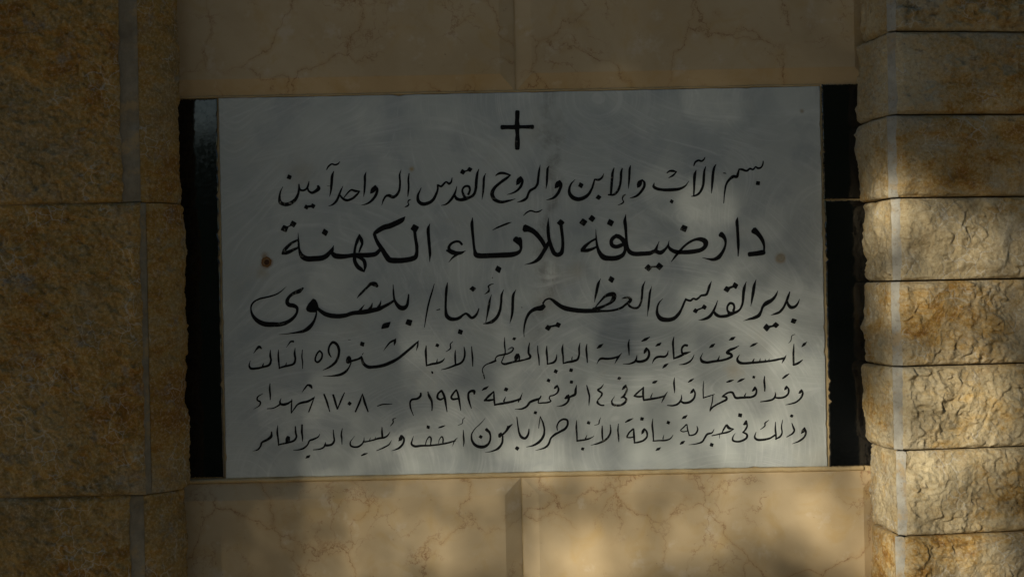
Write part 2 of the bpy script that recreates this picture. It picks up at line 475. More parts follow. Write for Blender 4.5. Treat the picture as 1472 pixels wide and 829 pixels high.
# ------------------------------------------------------------------ inscription, traced stroke by stroke as a sign painter writes it
# every word: (line, origin of its local grid, strokes).  stroke = "x,y,width ..." ; d = square dot (cx,cy,size,turn) ; p = filled outline
G = 7.36
WORDS = [
# line 1
(1,(920,210),"1303,158,12 1300,190,16 1278,228,20 1245,234,22 1225,220,18 1195,248,20 1162,240,22 1130,262,22 1075,247,24 1045,246,16;1048,245,16 1036,290,26 1025,325,30 990,322,34 950,350,28 915,400,22 898,470,17 885,605,8;d 1248,393,46,8;880,286,8 895,287,12 910,290,8"),
(1,(920,210),"805,192,8 785,230,24 772,300,30 766,380,26 760,450,18 755,500,6;697,215,8 682,260,22 675,330,28 670,400,26 652,460,26 615,508,24 575,527,18 543,533,8;594,255,10 580,300,30 574,380,28 572,460,20 568,522,14;568,210,12 585,172,20 620,152,22 650,160,20 676,142,18 688,117,8;518,370,6 480,420,18 420,452,30 330,463,36 240,462,32 180,452,34 145,430,30 150,390,10;d 335,585,38,32;285,285,12 310,266,20 345,264,26 388,272,12;386,272,12 350,310,22 303,336,8"),
(1,(740,210),"1348,354,12 1325,385,50 1310,420,44 1298,440,10;1345,354,14 1370,385,26 1370,425,28 1345,470,28 1300,520,26 1260,540,18 1218,550,6;1226,205,8 1216,240,24 1212,320,24 1206,400,18 1202,452,5;1172,510,8 1147,530,18 1138,560,12 1150,590,16 1135,607,16 1092,625,6;1137,235,12 1125,280,26 1122,350,26 1112,420,26 1085,480,28 1045,514,24 988,515,16;1050,230,10 1036,280,26 1028,360,28 1022,440,28 1016,516,22"),
(1,(740,210),"942,290,6 925,330,20 890,356,26 845,352,18;845,350,14 832,400,22 815,450,24 780,510,32 725,550,40 670,562,44 620,548,46 582,505,38 577,450,26 600,395,18 638,355,6;d 698,415,48,28;d 887,543,48,36"),
(1,(740,210),"478,366,20 462,392,54 442,425,46 424,446,10;470,366,16 490,400,28 480,450,32 450,508,32 405,550,24 335,571,6;362,212,8 348,240,24 342,320,26 338,400,20 330,452,6;268,200,6 258,260,22 248,340,26 240,400,26 215,440,26 165,470,30 145,500,26 125,550,28 90,575,28 25,595,6"),
(1,(560,220),"1388,252,20 1372,285,52 1356,318,38 1342,338,8;1385,250,16 1406,288,26 1395,340,28 1360,388,26 1310,420,18 1243,440,5;1122,240,10 1160,216,26 1210,214,28 1282,236,14;1280,234,14 1240,265,28 1170,315,30 1110,370,34 1085,430,42 1110,490,42 1180,518,32 1260,505,22 1330,485,6"),
(1,(560,220),"1018,215,6 1000,260,22 995,340,24 988,420,20 978,492,5;945,170,8 928,220,26 918,300,32 912,380,30 890,440,30 850,468,30 790,478,32;800,475,30 778,430,26 770,390,22 798,354,24 836,352,26 850,390,24 832,440,26;850,468,30 800,485,40 750,495,34 708,480,34 690,445,18;712,350,6 700,400,18 680,450,28 640,505,26 600,540,18 545,556,5;d 775,202,48,32;d 848,175,44,32;790,195,16 830,185,16;662,262,10 650,310,22 630,325,26 600,305,18 580,320,22 545,352,24 510,337,20;508,335,18 510,380,22 495,430,26 455,500,32 400,533,38 345,538,40 305,508,36 300,450,26 318,405,16 336,365,6"),
(1,(390,220),"1458,215,12 1450,280,20 1453,360,20 1448,420,16 1444,462,8;1478,490,6 1455,500,16 1445,520,12 1455,545,14 1440,560,18 1412,573,6;1374,176,5 1358,230,20 1362,310,22 1355,390,24 1330,440,30 1290,466,34 1245,450,34 1215,455,24 1190,490,20 1168,552,5"),
(1,(390,220),"1098,346,18 1085,380,52 1062,412,38 1046,428,8;1098,342,14 1120,382,28 1112,430,30 1075,490,28 1020,533,20 953,552,5;1004,200,6 992,240,24 990,320,24 985,400,20 977,462,5;936,405,14 890,402,26 848,390,20 810,420,16 770,470,12;936,405,14 905,440,24 860,480,26 800,500,28 755,480,26 722,440,18;759,347,5 735,400,18 715,450,24 690,505,26 650,545,20 605,563,5"),
(1,(390,220),"662,192,8 645,240,28 638,320,28 630,400,20 617,462,5;585,178,10 605,142,18 640,117,18 675,125,18 705,115,18 726,91,8;494,345,24 500,375,42 470,403,34 430,420,28 395,400,22 385,372,18;399,298,8 390,340,18 375,375,22 340,395,22 303,385,22 292,332,14;293,330,14 292,385,22 285,430,26 255,490,34 200,533,40 145,543,40 95,520,40 87,470,26 97,410,16 123,355,6;d 192,255,46,22;d 372,570,42,30;d 440,560,42,30;385,567,26 430,561,26;590,349,4 632,350,5"),
# line 2
(2,(920,300),"1201,226,72 1235,252,56 1270,292,46 1298,340,38 1312,390,26 1312,440,20 1302,478,14;1316,460,48 1290,464,56 1230,474,52 1151,483,50;1034,88,5 1026,130,32 1030,200,32 1036,300,32 1040,400,28 1038,502,10;852,268,62 880,290,48 900,325,34 905,365,24 892,420,28 865,470,36 830,513,44 780,536,36 730,533,22 660,517,5"),
(2,(920,300),"332,560,8 365,515,22 410,460,28 470,395,24 530,350,26 590,325,30 650,325,48 692,350,58 690,395,46 650,432,44 560,453,48 450,460,44 370,453,44 320,425,36 300,390,22 308,336,5;300,380,18 270,425,28 215,464,46 160,450,40 100,470,46 40,475,48 -70,475,48 -110,455,46 -130,420,36 -138,380,30 -146,300,28 -152,200,34 -160,130,36 -150,60,6;202,345,6 180,400,22 163,445,40;d 465,205,64,24;d 90,625,62,42;d 203,610,60,40;120,615,18 172,612,18"),
(2,(740,300),"1080,285,40 1040,310,42 1020,345,40 1030,385,44 1070,402,44 1120,388,42 1165,365,30;1065,285,44 1110,300,48 1150,340,50 1168,400,36 1164,450,34 1140,490,44 1080,520,52 1000,525,54 940,513,60 900,470,46 876,410,30 864,340,22 856,215,4;858,318,24 800,350,24 750,392,36 712,440,46;700,448,20 760,442,38 820,425,30 868,400,20;d 725,142,62,36;d 818,105,56,38;d 1012,148,62,28"),
(2,(740,300),"d 487,148,66,40;490,180,36 500,260,34 508,340,32 505,420,36 490,468,48 455,488,46 420,473,46 396,430,44 375,370,40 360,310,36 352,200,34 356,98,5;370,330,30 335,400,42 300,460,40 255,528,42 200,566,28 103,592,4;103,205,84 150,216,62 200,242,54 255,297,50 295,352,46 320,402,40;92,72,8 130,38,16 170,22,18 220,35,16 260,28,16 293,7,5;40,320,66 52,345,58 66,390,30"),
(2,(560,300),"1328,318,66 1360,347,58 1388,390,36 1388,430,28 1366,460,40 1300,483,54 1200,490,56 1080,495,54 960,497,56 918,488,56 900,440,32 888,350,28 878,250,32 872,160,34 878,96,10;1090,226,6 1140,200,18 1200,175,20 1250,155,20 1290,143,6;d 1150,638,62,28;768,380,24 740,350,26 700,347,26 650,372,28 628,410,32 650,455,44 710,470,44 760,465,30 803,445,6;600,440,16 640,450,46 700,468,40;720,480,26 670,515,20 625,567,5"),
(2,(560,300),"428,155,4 410,210,32 413,300,34 422,400,32 428,480,28 424,562,5;d 264,205,72,32;265,240,34 275,320,34 288,400,36 288,460,36 275,508,50 240,528,54 150,545,56 60,548,60 0,540,60 -35,500,56 -78,430,48 -118,370,42 -148,310,36 -162,265,36;-160,262,36 -130,238,48 -60,198,56 0,182,58 100,138,56 140,112,44 166,82,6"),
(2,(370,300),"1308,400,14 1290,440,36 1250,478,48 1180,490,52 1100,490,48 1020,490,46 960,500,44 880,505,56 820,495,56 790,460,36 800,430,20 807,388,4;1079,268,8 1060,330,34 1037,400,26 1027,465,30;1080,275,16 1100,330,40 1108,370,28 1090,420,22 1075,460,16;1030,490,40 1030,550,40 1060,610,44 1100,643,40 1132,668,12;1130,665,12 1140,600,36 1125,545,40 1080,515,36 1036,500,30;807,390,6 780,440,30 740,490,50 690,518,56 600,528,58 520,528,58 472,500,52 446,440,26 436,360,22 431,255,4;436,330,26 380,352,26 330,390,34 285,440,36 262,478,20;262,478,20 310,466,38 370,440,34 442,405,24;d 290,208,64,26;d 378,163,58,30;310,195,14 350,180,14;d 716,250,58,30"),
# line 3
(3,(960,395),"1393,255,6 1375,300,20 1345,335,30 1305,344,36 1275,315,30 1265,280,16;1290,178,12 1272,230,26 1250,290,24 1220,350,26 1180,393,28 1140,410,22 1090,426,5;d 1330,488,52,22;1163,168,6 1140,220,24 1100,265,36 1040,300,44 1005,335,28 985,390,28 960,430,38 900,457,32 850,470,18 798,486,3;d 1045,555,60,42;d 1143,530,54,42;1060,550,24 1130,537,24"),
(3,(960,395),"935,45,4 915,110,30 902,190,32 890,260,22 877,332,3;830,70,5 808,140,30 798,220,30 790,300,24 765,360,22 730,390,28 690,402,34 640,412,36;660,412,36 630,372,22 632,330,22 657,300,26 690,307,28 703,340,24 692,380,28;720,395,26 660,420,30 610,435,34 550,438,32 510,418,36 483,382,26;528,268,5 505,330,18 475,395,28 440,440,34 390,466,28 326,478,5;d 625,150,58,32;d 712,112,54,32;640,140,26 700,120,26;462,66,5 440,120,28 425,170,26 405,208,26 350,220,22 330,240,22 300,258,24 270,250,22 240,272,24 188,260,24;d 295,380,44,32;d 387,340,44,32;310,370,18 380,345,18;192,250,18 172,295,24 147,355,24 112,415,34 62,460,40 -8,475,46 -78,460,50 -110,415,36 -113,355,24 -93,295,16 -53,250,5"),
(3,(800,395),"1008,118,4 990,180,22 980,260,24 972,340,22 960,440,3;938,65,6 912,130,24 905,210,24 893,290,22 860,345,26 810,348,24 770,325,26 758,288,20;693,250,10 730,240,22 770,245,30 785,262,34 765,290,36 735,310,26 690,345,26 620,370,24 550,380,22 480,382,26 380,380,44 280,380,48 180,370,50 90,352,52 40,328,44 -8,293,40 -50,261,28 -80,251,20 -120,268,20 -145,303,20;405,347,10 450,295,18 510,230,28 560,207,44 605,207,50 605,250,50 575,290,34 520,320,26 450,350,36 390,370,50;468,38,5 440,100,30 425,170,28 412,230,20 401,292,3;d 580,48,56,30"),
(3,(610,390),"1265,350,24 1248,375,52;1278,368,24 1240,387,54 1180,395,44 1120,430,34 1082,490,27 1062,560,21 1053,620,14 1055,692,6;d 1310,595,54,34;d 1415,565,54,26;1330,582,22 1400,570,22;d 1032,381,10,0"),
(3,(610,390),"970,190,5 942,250,28 935,330,30 932,420,28 920,490,20 904,547,3;839,192,5 818,250,24 812,330,24 800,410,28 770,480,34 720,528,36 670,546,26 624,553,8;711,244,4 692,310,22 680,380,28 668,450,18 650,537,8;734,130,5 700,140,14 678,158,18 685,185,14 680,210,22 638,240,6;578,390,12 560,440,22 530,478,30 500,490,30 465,460,30 440,445,24 410,460,24 370,490,34 320,505,38 270,498,44 237,468,42 226,400,26 228,280,26 235,180,28 245,118,8;d 512,183,50,40;d 382,640,52,18;d 720,67,10,20"),
(3,(610,390),"106,132,7 80,220,16 48,330,18 25,440,16 0,592,5;130,409,9 165,400,12"),
(3,(490,395),"718,205,14 712,260,24 697,325,34 665,350,50 630,346,50 598,318,40 575,280,28 562,240,22 556,180,18 553,100,6;565,270,24 520,300,30 460,332,36 400,360,46 330,375,50 260,390,52 200,397,48 120,405,44 60,425,44 0,435,48 -70,435,50 -130,425,50 -180,405,46 -230,368,36 -255,342,26;425,268,6 415,310,22 395,345,30;333,297,8 322,335,24 300,365,30;248,315,6 222,350,20 195,385,30;p -295,249 -265,262 -245,300 -233,345 -258,395 -290,397 -325,397 -358,385 -370,358 -362,335 -345,305;-256,380,14 -263,430,20 -290,498,30 -340,560,44 -396,594,34 -470,609,20 -550,620,10 -655,630,3;d 718,500,62,18;p 425,573 438,525 455,510 530,493 510,550 500,560;388,122,30 362,100,52 320,95,38 280,130,26 240,170,26 200,210,20 171,245,5"),
(3,(350,395),"632,138,20 592,170,44 530,195,34 480,237,34 462,285,42 480,315,46 530,325,44 565,347,34 567,390,26 540,440,32 480,490,40 400,520,46 310,524,52 220,518,54 150,485,46 100,430,32 80,370,18 85,320,18 115,282,18 180,250,18 260,232,18 330,212,16 390,180,13 456,121,2"),
# line 4
(4,(980,460),"1279,416,6 1245,445,20 1200,466,24 1178,470,24;1187,252,8 1182,320,20 1182,400,22 1185,478,18;1270,282,10 1295,256,30 1323,229,6;1198,149,5 1165,165,8 1160,190,8 1152,220,8 1129,244,3;1060,456,5 1085,405,22 1106,369,5;1090,400,22 1020,415,24 940,430,22 850,440,24 740,450,26 640,455,28 600,440,32 588,410,24 611,364,5;928,403,3 920,425,12;832,403,5 825,435,14;768,405,6 750,440,20;882,408,3 885,430,14;720,281,8 760,260,26 802,239,6"),
(4,(980,460),"607,268,6 560,295,22 510,315,30 480,343,30 520,360,30 528,380,28 490,405,26 420,425,24 340,435,26 260,446,28 215,433,34 200,400,18 223,347,5;398,375,5 392,400,14 380,425,18;500,212,8 535,195,34 569,175,5;290,292,8 322,270,34 353,247,6"),
(4,(840,460),"1162,364,6 1140,410,16 1110,440,20 1060,463,18 1000,470,4;1090,268,28 1062,264,24 1035,290,22 1030,325,20 1040,352,26 1070,350,30 1127,332,6;1050,362,24 1000,385,26 942,408,14;948,175,6 938,230,22 942,320,20 947,410,16;887,323,6 875,365,18 850,385,24 800,385,26 760,395,24 735,420,18 717,459,5;p 748,280 770,247 818,232 802,268;828,507,10 855,480,30 889,457,6"),
(4,(840,460),"655,292,18 645,325,34 632,352,12;657,292,16 680,325,24 683,370,26 660,413,28 610,435,30 560,435,28 542,422,22;556,370,6 550,410,18 530,440,24 480,460,16 408,462,5;476,202,6 467,250,20 470,310,18 474,370,8;605,223,10 648,202,30 693,177,8;397,346,4 360,390,22 321,461,5;368,382,20 310,400,22 240,408,24 180,405,26 160,415,20 131,463,3;133,298,10 165,275,34 201,250,6"),
(4,(680,470),"1205,178,8 1198,230,20 1204,300,20 1209,376,10;1132,165,6 1122,220,20 1122,290,20 1105,340,24 1060,360,26 1000,370,22 953,384,14;1050,310,5 1045,345,16;952,178,6 945,230,22 952,310,18 955,387,14;d 1038,455,34,16;886,287,6 878,340,20 855,370,24 788,390,14;780,198,8 778,260,22 785,330,20 787,394,14;d 875,467,42,25"),
(4,(680,470),"683,195,8 685,260,13 695,320,17 700,402,10;598,165,8 588,220,20 590,280,22 605,305,26 600,325,24 560,340,18 500,355,20 440,365,22 380,380,24 330,390,24 303,375,16 318,330,12 333,292,14;470,288,36 457,325,46 448,350,24;475,285,24 490,310,16 487,352,14;335,107,6 333,180,18 340,260,14 335,295,14;368,237,6 410,215,12 426,222,14 412,255,16 370,278,18 310,292,18 260,305,16 238,330,14 235,357,20;242,352,22 200,372,20 150,390,14 115,415,12 98,450,10 107,490,12;112,500,14 122,546,12;d 435,123,32,24"),
(4,(500,470),"1309,203,8 1315,280,18 1320,340,18 1322,415,10;1230,210,10 1238,270,20 1230,330,22 1200,375,24 1130,405,22 1060,432,18 986,450,5;1137,243,8 1135,310,20 1140,402,16;1113,149,5 1085,180,12 1085,225,14 1038,260,5;1026,328,6 1000,358,20 950,380,22 890,390,24 830,408,16;948,334,5 940,375,16;829,194,8 825,250,24 828,330,22 833,411,14;d 948,192,36,24;895,478,30 892,479,34"),
(4,(500,470),"748,140,6 738,195,18 724,252,3;745,150,14 690,200,26 620,260,28 540,325,30 460,370,36 370,405,36 280,420,34 210,418,36 165,383,34 150,335,26 142,308,20;508,118,8 498,160,26 490,196,3;506,132,22 450,160,20 410,205,14 377,251,3;165,270,5 152,292,10;145,320,26 100,340,22 50,355,24 25,368,16;p 14,300 35,320 40,350 30,376 5,388 -16,378 -22,350 -10,315;35,375,12 10,430,18 -30,475,28 -90,504,28 -160,515,15 -264,518,3;d 152,177,46,18;5,133,5 28,135,5"),
(4,(345,470),"965,317,10 945,285,20 937,240,20 952,190,22 985,160,30 1022,180,30 1046,230,28 1042,300,26 1010,370,28 950,420,22 878,454,5;845,250,18 868,280,20 862,330,20 822,370,22 798,355,20 802,310,18 825,267,20 848,248,18"),
(4,(345,470),"661,238,7 655,310,14 662,370,14 662,440,7;583,221,7 578,280,22 585,340,22 570,385,24 520,405,22 470,415,22 413,434,16;492,371,5 485,405,16;408,239,7 405,300,18 412,380,18 417,440,12;568,152,22 540,152,18 515,180,10 489,216,3;322,241,8 320,300,22 328,350,22 310,398,26 250,420,22 180,435,24 115,436,26 98,410,18 109,354,5;250,381,6 240,410,20;228,225,20 203,208,30 178,230,20 145,276,5"),
# line 5
(5,(980,520),"1268,292,16 1252,320,30 1238,332,8;1268,292,14 1280,330,20 1260,380,20 1210,423,18 1155,442,15 1098,453,4;1108,256,16 1098,280,28 1086,296,8;1108,254,14 1130,290,20 1125,335,20 1085,370,20 1030,380,20 992,376,18;988,317,5 990,355,18 970,390,20 920,408,20 832,420,10;1066,176,14 1095,152,24 1137,123,8"),
(5,(980,520),"877,150,9 872,200,20 878,260,20 878,310,12;775,264,18 760,295,26 744,308,10;775,262,14 790,300,20 780,345,22 740,370,24 680,375,24 620,378,26 570,378,26 550,345,24 535,322,24 490,325,18 440,355,16 424,369,9;680,325,5 665,360,18;428,365,14 470,372,24 473,395,26 430,420,20 370,450,18 320,485,18 295,526,5;330,350,10 322,420,12 298,510,12;347,341,8 290,360,12 225,380,14;232,202,6 226,290,12 228,382,10;d 762,160,30,16;590,211,12 625,192,26 669,174,6;474,213,14 510,202,24 549,189,8"),
(5,(820,520),"1300,286,16 1285,315,28 1266,330,8;1300,284,14 1318,330,18 1305,385,22 1260,423,26 1200,432,26 1172,418,22;1175,347,5 1172,395,18 1140,440,22 1090,460,20 1023,458,11;1101,164,6 1095,220,20 1100,280,18 1102,327,7;1246,213,12 1275,195,24 1306,174,6;1027,314,5 1000,355,16 985,385,18 963,433,4;1002,358,18 940,375,20 860,390,24 773,404,20;868,327,5 850,375,16;772,265,14 768,330,22 775,406,18;772,270,14 720,315,18 676,358,18;670,360,14 720,367,22 770,362,16;p 863,226 868,210 888,198 926,194 905,222 890,228"),
(5,(820,520),"585,244,16 567,270,30 546,294,9;585,242,14 596,290,20 580,335,22 555,368,22 533,379,12;555,368,20 588,385,22 586,415,26 550,448,26 490,460,24 447,446,26 437,415,16 469,361,5;d 517,172,32,26"),
(5,(820,520),"351,234,5 320,275,18 290,295,20 333,330,22 328,355,18 290,405,16 287,430,24 320,455,18 356,458,17"),
(5,(820,520),"172,245,10 185,300,20 200,360,18 198,410,14 195,462,4"),
(5,(680,525),"1095,208,8 1085,260,26 1080,303,28 1040,325,24 1018,335,20;1012,310,18 1000,330,40 972,350,18;1018,340,24 1000,385,22 960,418,20 884,434,4;d 1042,175,32,16;890,210,16 872,232,28 856,248,8;890,208,14 904,250,22 890,290,18 850,315,15 815,325,15 807,350,14 823,375,16 800,388,18 740,395,16 690,395,14 697,362,12 719,321,12;722,323,8 700,350,22 640,370,28 600,390,24 570,430,24 520,457,19 443,462,5;d 800,157,35,24;d 660,498,33,16"),
(5,(680,525),"523,288,4 505,335,16 478,388,12;505,352,24 420,380,24 320,400,26 226,416,20;345,331,5 325,380,20;220,272,12 222,340,20 230,422,18;220,275,16 170,320,26 118,373,18;116,373,12 170,368,26 225,360,18;p 91,269 95,255 115,233 171,214 145,250;d 350,253,38,24"),
(5,(520,525),"1190,305,16 1188,274,34 1160,270,26 1132,290,24 1128,340,24 1140,390,20 1160,453,10;1000,257,18 965,300,22 947,335,22 962,356,24 1017,350,20;1002,255,16 1020,310,22 1035,390,20 1048,477,7;840,268,24 807,300,22 802,343,24 832,360,22 865,345,18;843,262,22 868,310,26 885,380,24 902,491,8;700,278,12 712,320,28 738,370,24 745,420,18 742,477,12;625,290,18 622,320,26 590,350,24 530,362,22 512,390,18 515,440,18 548,531,7;166,429,9 220,412,14 322,408,6"),
(5,(350,525),"1258,298,6 1235,370,20 1184,490,17;1258,298,10 1280,380,24 1319,490,14;d 1122,403,36,38;948,308,20 970,380,24 993,463,16;1069,286,9 1040,350,18 995,460,14;852,303,17 885,390,22 913,489,10"),
(5,(350,525),"753,326,6 725,400,14 690,492,13;748,342,18 680,380,26 610,395,24 570,415,16 540,455,14 505,506,7;512,354,7 508,430,16 505,506,10;515,370,14 470,400,24 420,413,30 390,403,24 387,380,18 399,346,5;395,405,22 350,435,14 310,452,14 250,457,9;281,191,9 278,250,20 283,310,18 283,364,9;206,296,5 150,335,16 147,365,18 178,385,18 172,420,14 107,461,3;725,242,14 710,217,32 680,207,20 650,240,16 617,289,3"),
# line 6
(6,(980,570),"1298,326,16 1283,362,36 1264,388,8;1298,324,14 1313,370,22 1300,418,20 1250,463,20 1168,497,5;1165,277,8 1180,320,18 1190,355,20 1170,388,18 1110,425,9;d 1162,203,31,24;1066,244,5 1055,320,14 1060,380,16 1040,420,20 990,447,12;992,267,7 990,340,18 996,400,18 998,452,14;990,402,18 930,438,20 860,453,24 800,453,26 772,430,20 786,369,5;921,247,5 880,280,14 880,305,14 831,346,5"),
(6,(980,570),"683,252,16 667,285,30 650,294,10;683,250,14 691,310,18 670,350,18 643,379,14;650,375,18 690,400,22 684,435,24 640,463,22 585,474,20 542,460,22 540,425,14 566,384,4;d 617,195,38,10"),
(6,(980,570),"475,297,24 500,330,30 552,338,6;472,297,18 445,340,20 422,388,10;548,343,10 490,372,20 420,388,18 360,402,14 318,413,8;402,402,8 397,440,4;343,341,5 320,380,16 270,395,22 245,430,20 215,475,20 160,495,14 74,507,4;318,410,10 347,403,10;d 317,507,34,18"),
(6,(830,570),"1265,310,9 1273,345,16 1253,388,18 1215,405,16 1178,409,13;1160,290,10 1165,340,16 1185,410,12;1155,292,16 1115,330,14 1092,355,12 1115,368,12 1167,360,10;p 1100,236 1120,203 1169,189 1146,228;1087,501,12 1108,485,30 1136,467,8"),
(6,(830,570),"1013,401,4 985,440,14 930,460,18 860,462,16 798,466,14;915,401,4 905,445,14;798,231,7 792,300,20 800,380,18 805,470,12;d 962,273,32,24;p 824,571 840,541 886,530 866,564;705,338,18 692,370,30 680,394,10;708,336,18 733,370,20 736,420,20 700,460,22 640,480,20 598,486,15;595,335,14 598,410,22 605,490,16;592,338,16 550,375,18 523,422,18;520,430,12 560,430,16 602,420,14;507,269,12 545,248,24 591,227,6;d 684,233,34,12"),
(6,(830,570),"434,284,7 428,350,16 435,420,18 438,477,7;347,294,9 352,360,18 335,413,22 290,460,22 230,488,20 140,513,4;262,305,10 262,380,20 268,462,14;246,219,4 232,255,10 225,285,10 180,301,5;177,414,4 130,440,16 70,455,20 -2,465,18;102,402,4 85,445,16;-8,248,8 -12,320,20 -6,400,18 -3,472,14;d 119,274,32,18;d 55,550,33,18"),
(6,(670,570),"966,357,9 962,310,14 985,262,18 1030,237,22 1068,247,24 1076,285,22 1050,335,26 990,370,24 930,405,24 895,440,20 875,495,22 840,533,22 733,567,3;785,205,8 775,270,10 767,332,7;785,208,8 815,280,18 828,350,20 815,420,26 770,478,28 710,513,19 636,531,4;665,340,12 655,400,22 625,438,28 590,428,30 565,390,22 550,320,16 537,213,9;d 540,543,38,34"),
(6,(670,570),"489,289,8 450,322,30 425,360,24 385,398,24 365,408,26;440,308,12 434,340,14;372,378,14 362,400,42 352,425,26;388,415,18 380,488,24 342,543,26 280,573,15 203,588,4;212,342,34 248,378,24 258,430,20 242,488,24 200,523,32 140,528,34 87,500,30 60,450,22 60,395,14 92,340,10 150,285,8 203,225,3;d 155,422,36,36"),
(6,(500,580),"1222,277,7 1225,350,18 1228,400,16 1222,453,5;1239,144,5 1218,165,8 1210,205,8 1163,229,4;1161,357,4 1130,390,14 1107,449,3;1138,390,14 1060,412,20 980,428,18 880,440,20 780,443,22 705,448,26 674,425,22 682,380,12 696,339,4;960,420,6 967,380,10 995,347,14 1008,370,16 1005,412,14;820,430,10 837,380,12 865,347,18 880,365,18 875,432,12;960,253,12 995,242,18 1030,229,6;d 850,247,34,14"),
(6,(500,580),"565,332,18 557,370,42 537,394,8;570,334,16 594,370,20 584,420,22 540,468,22 463,497,4;463,385,5 435,430,14 380,463,16 303,496,7;448,294,4 425,330,16 390,355,20 330,365,22 260,385,16 190,400,16 158,402,13;362,247,9 362,300,20 365,347,22;295,349,4 285,378,10;240,357,4 230,385,10;173,354,5 168,395,14 145,430,18 110,453,22 65,456,20 30,440,20 27,405,12 73,341,3;510,149,5 478,165,12 480,195,14 451,234,8;143,547,14 175,532,20 208,522,8"),
(6,(350,580),"1046,260,7 1035,320,18 1040,370,16 1042,430,7;950,274,9 955,340,16 960,390,20 935,428,24 880,440,26 857,433,22;868,407,9 862,440,18 840,465,18 800,480,14 738,486,9;809,317,5 790,350,14 740,375,22 700,390,18 680,430,16 640,468,20 590,485,15 528,490,5;p 654,579 668,548 711,539 696,572"),
(6,(350,580),"620,220,18 618,300,22 625,360,16 624,397,7;548,238,12 552,300,20 560,350,20 535,388,22 470,410,22 368,433,16;472,346,30 465,375,44 456,405,26;485,350,16 487,390,14;363,228,7 358,300,20 368,380,18 371,441,12;298,294,12 293,345,30 250,380,26 195,410,22 180,450,18 150,485,16 98,499,3"),
]
# ------------------------------------------------------------------ the place: ground and the wall behind the cladding
def box(name, x0, x1, y0, y1, z0, z1, mat, parent=None):
    v = [(x0, y0, z0), (x1, y0, z0), (x1, y1, z0), (x0, y1, z0), (x0, y0, z1), (x1, y0, z1), (x1, y1, z1), (x0, y1, z1)]
    f = [(0, 3, 2, 1), (4, 5, 6, 7), (0, 1, 5, 4), (1, 2, 6, 5), (2, 3, 7, 6), (3, 0, 4, 7)]
    return mesh_obj(name, v, f, mat, parent, ((x0 + x1) / 2, y0, z0))

tag(mesh_obj("ground", [(-60, -60, 0), (60, -60, 0), (60, 20, 0), (-60, 20, 0)], [(0, 1, 2, 3)], M_GROUND), kind="structure")
tag(box("wall", -1.6, 1.6, 0.004, 0.30, 0.0, 3.0, M_GROUT), "grouted wall backing that shows as thin ochre joints round the tiles", "wall", kind="structure")

# ------------------------------------------------------------------ cream limestone tiles with bevelled edges
FACE, EDGE, BEV = -0.010, 0.003, 22 * S
def tile(x0, x1, z0, z1, bev, label, seed):
    """bev = (left, right, bottom, top) bevel widths"""
    l, r, bo, t = bev
    rng = random.Random(seed)
    def side(a, b, n, f):
        return [f(a + (b - a) * i / n) for i in range(n)]
    def j(k=0.00035):
        return rng.uniform(-k, k)
    NX = 60
    outer = [(x0 + (x1 - x0) * i / NX, EDGE, z0 + j()) for i in range(NX)] + [(x1 + j(), EDGE, z0 + (z1 - z0) * i / NX) for i in range(NX)] \
        + [(x1 - (x1 - x0) * i / NX, EDGE, z1 + j()) for i in range(NX)] + [(x0 + j(), EDGE, z1 - (z1 - z0) * i / NX) for i in range(NX)]
    X0, X1, Z0, Z1 = x0 + l, x1 - r, z0 + bo, z1 - t
    def ring(off, dep):
        a, b, c, d = X0 + off, X1 - off, Z0 + off, Z1 - off
        return [(a + (b - a) * i / NX, dep, c) for i in range(NX)] + [(b, dep, c + (d - c) * i / NX) for i in range(NX)] \
            + [(b - (b - a) * i / NX, dep, d) for i in range(NX)] + [(a, dep, d - (d - c) * i / NX) for i in range(NX)]
    rings = [[(x, 0.012, z) for x, y, z in outer], outer, ring(0.0, FACE + 0.0006), ring(0.0012, FACE)]
    V = [p for rg in rings for p in rg]
    n = 4 * NX
    F = []
    for k in range(len(rings) - 1):
        for i in range(n):
            F.append((k * n + i, k * n + (i + 1) % n, (k + 1) * n + (i + 1) % n, (k + 1) * n + i))
    F.append(tuple(range((len(rings) - 1) * n, len(rings) * n)))
    o = mesh_obj("limestone_tile", V, F, cream_tile_mat("cream_limestone", seed), None, ((x0 + x1) / 2, EDGE, z0))
    return tag(o, label, "wall tile", "cream bevelled limestone tiles")

def P(u, v):                      # centred, straightened photograph units -> metres on the wall
    return u * S, ZC + v * S
XJ = 11 * S
ZT, ZB = ZC + 284.0 * S, ZC - 272.0 * S
XL, XR = -500 * S, 520 * S
tile(XL, XJ - 0.0012, ZT, ZT + 0.52, (BEV, BEV * 0.9, BEV, BEV), "cream limestone tile above the plaque, left of the upper joint", 1)
tile(XJ + 0.0012, XR, ZT, ZT + 0.52, (BEV, BEV, BEV, BEV), "cream limestone tile above the plaque, right of the upper joint", 2)
tile(XL, XJ - 3 * S - 0.0012, ZB - 0.52, ZB, (BEV, BEV, BEV, BEV), "cream limestone tile below the plaque, left of the lower joint", 3)
tile(XJ - 3 * S + 0.0012, XR, ZB - 0.52, ZB, (BEV, BEV, BEV, BEV), "cream limestone tile below the plaque, right of the lower joint", 4)

